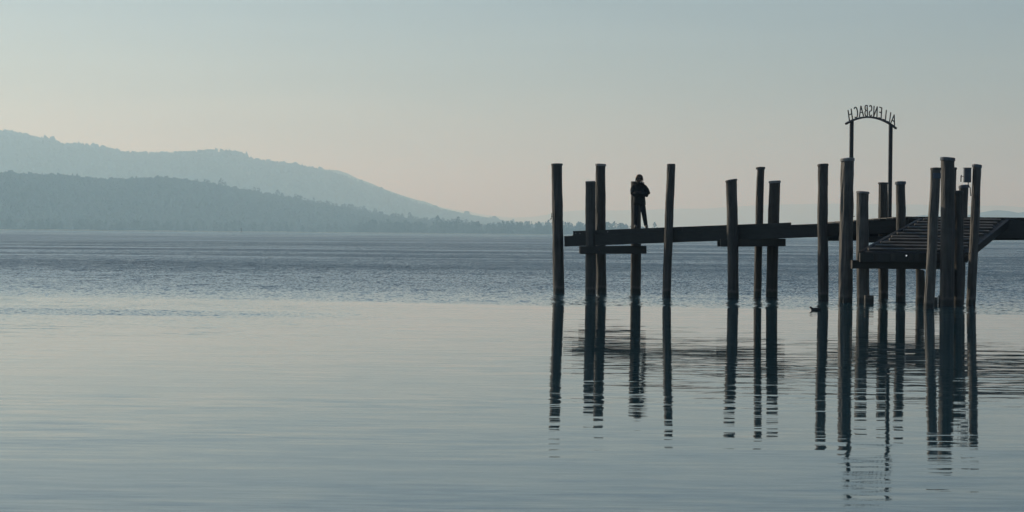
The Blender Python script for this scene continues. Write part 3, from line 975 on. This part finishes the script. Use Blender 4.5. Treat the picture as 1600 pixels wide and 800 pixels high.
fs.append(tuple(range(nr - 1, -1, -1))); fs.append(tuple((len(rings)-1)*nr + i for i in range(nr)))
mb.add(vs, fs)
mb.tube([(-.20, .05, 1.41), (-.245, .05, 1.36), (-.265, .04, 1.26), (-.262, .0, 1.16), (-.225, -.07, 1.12), (-.14, -.15, 1.15), (-.02, -.175, 1.19)], [.075, .085, .082, .08, .076, .068, .052], 14)
mb.tube([(.06, .05, 1.41), (.105, .05, 1.36), (.165, .04, 1.27), (.20, .0, 1.17), (.155, -.08, 1.11), (.05, -.17, 1.13), (-.08, -.21, 1.16)], [.075, .085, .082, .08, .076, .068, .052], 14)
jk = mesh_obj('jacket', mb.v, mb.f, M_JACKET, smooth=True); jk.parent = pe
# fur collar: ragged ring round the neck and shoulders
mb = MB()
for k in range(150):
    a = random.uniform(0, 6.28)
    c = V3((-.072 + .155 * math.cos(a), .03 + .115 * math.sin(a), 1.475 + .025 * math.sin(2 * a) + random.uniform(-.045, .05)))
    s = random.uniform(.02, .042)
    v = [c + V3((random.uniform(-1, 1), random.uniform(-1, 1), random.uniform(-1, 1))) * s for _ in range(4)]
    mb.add(v, [(0, 1, 2), (0, 2, 3), (0, 3, 1), (1, 3, 2)])
fc = mesh_obj('fur_collar', mb.v, mb.f, M_FUR); fc.parent = pe
# head with face
HC = V3((-.068, .0, 1.635))
mb = MB()
def headf(d):
    k = 1.0
    if d.z < -.2: k *= 1 - .16 * (-d.z - .2) * (1 if d.y < .2 else .4)      # jaw
    if d.y < -.75 and -.25 < d.z < .12 and abs(d.x) < .25: k *= 1.10         # nose
    return k
ellipsoid(mb, HC, (.075, .094, .115), 20, 16, headf)
for sx in (-1, 1):
    ellipsoid(mb, HC + V3((sx * .076, .01, -.005)), (.012, .022, .032), 8, 6)
ellipsoid(mb, HC + V3((0, -.1, -.02)), (.014, .018, .022), 8, 6)
hd = mesh_obj('head', mb.v, mb.f, M_SKIN, smooth=True); hd.parent = pe
mb = MB(); mb.tube([HC + V3((-.026, -.086, -.055)), HC + V3((0, -.091, -.058)), HC + V3((.026, -.086, -.055))], .006, 6)
mo = mesh_obj('mouth', mb.v, mb.f, plain('lips', (.30, .12, .10), .5)); mo.parent = hd
mb = MB()
for sx in (-1, 1):
    ellipsoid(mb, HC + V3((sx * .034, -.085, .015)), (.029, .014, .022), 10, 6)
    mb.beam(HC + V3((sx * .06, -.078, .02)), HC + V3((sx * .08, .01, .015)), .006, .008)
mb.beam(HC + V3((-.012, -.094, .02)), HC + V3((.012, -.094, .02)), .006, .006)
gl = mesh_obj('sunglasses', mb.v, mb.f, M_GLASS); gl.parent = pe
mb = MB()
def hairf(d):
    return 1.0 + .05 * mnoise.noise(d * 7) + (.04 * mnoise.noise(d * 15))
ellipsoid(mb, HC + V3((0, .03, .035)), (.118, .112, .130), 20, 14, hairf)
for k in range(110):
    a = random.uniform(0, 6.28); zz = random.uniform(-.15, .13)
    if math.sin(a) < -.35 and zz < .07: continue
    rr = .115 * math.sqrt(max(.1, 1 - max(0, zz / .14) ** 2))
    c = HC + V3((rr * math.cos(a), .022 + rr * math.sin(a), zz))
    mb.tube([c, c + V3((.012 * math.cos(a), .01 * math.sin(a), -.05))], [.012, .004], 5)
hr = mesh_obj('hair', mb.v, mb.f, M_HAIR, smooth=True); hr.parent = pe
# keep the face clear of hair: carve by pushing front vertices back
for v in hr.data.vertices:
    if v.co.y < HC.y - .055 and v.co.z < HC.z + .075 and abs(v.co.x - HC.x) < .075:
        v.co.y = HC.y - .05
# hands: palm and five fingers tucked on the sleeves
for (wr, dr, nm) in ((V3((-.01, -.20, 1.195)), V3((1, .25, .12)), 1), (V3((-.10, -.225, 1.165)), V3((-1, .35, .15)), -1)):
    dr = dr.normalized()
    upv = V3((0, 0, 1))
    vs = [wr, wr + dr * .045, wr + dr * .085]; es = [(0, 1), (1, 2)]; rs = [(.022, .028), (.02, .038), (.016, .038)]
    for f_, ln in enumerate((.062, .07, .066, .052)):
        off = upv * (.030 - .02 * f_)
        b0 = len(vs)
        vs += [wr + dr * .088 + off, wr + dr * (.088 + ln * .55) + off + V3((0, .006, -.004)), wr + dr * (.088 + ln * .9) + off + V3((0, .03, -.008))]
        es += [(2, b0), (b0, b0 + 1), (b0 + 1, b0 + 2)]; rs += [.009, .0085, .0075]
    b0 = len(vs)
    vs += [wr + dr * .03 + upv * .04, wr + dr * .06 + upv * .062]; es += [(1, b0), (b0, b0 + 1)]; rs += [.0105, .009]
    skin_mesh('gloved_hand', vs, es, rs, M_JACKET, pe, sub=1)
for c, dx in ((V3((-.18, -.045, .04)), -.1), (V3((.172, -.045, .04)), .25)):
    mb = MB()
    ellipsoid(mb, c, (.05, .145, .055), 14, 10, lambda d: 1.0 if d.z > -.5 else .92)
    mb.add([c + V3((-.045, -.135, -.055)), c + V3((.045, -.135, -.055)), c + V3((.045, .125, -.055)), c + V3((-.045, .125, -.055)),
            c + V3((-.045, -.135, -.03)), c + V3((.045, -.135, -.03)), c + V3((.045, .125, -.03)), c + V3((-.045, .125, -.03))],
           [(0, 3, 2, 1), (4, 5, 6, 7), (0, 1, 5, 4), (1, 2, 6, 5), (2, 3, 7, 6), (3, 0, 4, 7)])
    s_ = mesh_obj('shoe', mb.v, mb.f, M_SHOE, smooth=True); s_.parent = pe


pe.scale = (1.03, 1.0, .965)


# ------------------------------------------------------------------ water birds
def bird(px, py, label, scale=1.0):
    v = ROT @ Vector(((px - 800) / F, -(py - 400) / F, -1.0))
    k = -EYE.z / v.z
    p = EYE + v * k
    e = empty('water_bird', p, label, 'bird')
    mb = MB()
    k = scale
    ellipsoid(mb, (.02 * k, 0, .022 * k), (.135 * k, .062 * k, .056 * k), 16, 10)
    mb.tube([(-.07 * k, 0, .04 * k), (-.105 * k, 0, .062 * k), (-.115 * k, 0, .08 * k)], [.04 * k, .028 * k, .024 * k], 10)
    ellipsoid(mb, (-.12 * k, 0, .085 * k), (.034 * k, .025 * k, .026 * k), 12, 8)
    o = mesh_obj('body', mb.v, mb.f, M_DUCK, smooth=True); o.parent = e
    mb = MB(); mb.tube([(-.148 * k, 0, .085 * k), (-.18 * k, 0, .078 * k)], [.012 * k, .003 * k], 8)
    o = mesh_obj('beak', mb.v, mb.f, M_BEAK); o.parent = e
    mb = MB(); mb.tube([(.11 * k, 0, .035 * k), (.165 * k, 0, .042 * k)], [.035 * k, .012 * k], 8)
    o = mesh_obj('tail', mb.v, mb.f, M_DUCK); o.parent = e


bird(1273.5, 485, 'small black water bird swimming left of the thick white capped pile', .95)
bird(397.5, 378.5, 'tiny dark water bird far out on the lake, left', 1.0)

# ------------------------------------------------------------------ navigation marks far out
for px, yt, yb, top, lab in ((239, 354.5, 362.5, False, 'thin plain navigation post far out on the lake, left one'),
                             (377, 356.5, 364.8, True, 'thin navigation post with a top mark far out on the lake')):
    v = ROT @ Vector(((px - 800) / F, -(yb - 400) / F, -1.0))
    k = -EYE.z / v.z
    B = EYE + v * k
    T = W(px, yt, B.y)
    r = .42 * B.y / F
    e = empty('navigation_mark', (B.x, B.y, 0), lab, 'navigation mark', 'navigation marks far out')
    mb = MB(); mb.tube([(B.x, B.y, -1), (B.x, B.y, T.z * (.8 if top else 1))], r, 8); mb.build('post', M_MARK, e)
    if top:
        mb = MB(); mb.tube([(B.x, B.y, T.z * .8), (B.x, B.y, T.z * .86), (B.x, B.y, T.z * .98), (B.x, B.y, T.z)], [r, r * 2.3, r * 2.3, r], 8); mb.build('top_mark', M_MARK, e)

# ------------------------------------------------------------------ haze
m, N, L, out = new_mat('haze_air')
pv = N.new('ShaderNodeVolumePrincipled')
pv.inputs['Color'].default_value = (0.45, 0.745, 1.0, 1)
pv.inputs['Absorption Color'].default_value = (1, 1, 1, 1)
pv.inputs['Density'].default_value = 2.35e-4
pv.inputs['Anisotropy'].default_value = 0.36
L.new(pv.outputs[0], out.inputs['Volume'])
x0, x1, y0, y1, z0, z1 = -15500, 15500, -2000, 26000, -3, 560
hz = mesh_obj('haze', [(x0, y0, z0), (x1, y0, z0), (x1, y1, z0), (x0, y1, z0), (x0, y0, z1), (x1, y0, z1), (x1, y1, z1), (x0, y1, z1)],
              [(0, 3, 2, 1), (4, 5, 6, 7), (0, 1, 5, 4), (1, 2, 6, 5), (2, 3, 7, 6), (3, 0, 4, 7)], m)
tag(hz, 'pale blue haze over the lake', 'haze', kind='stuff')
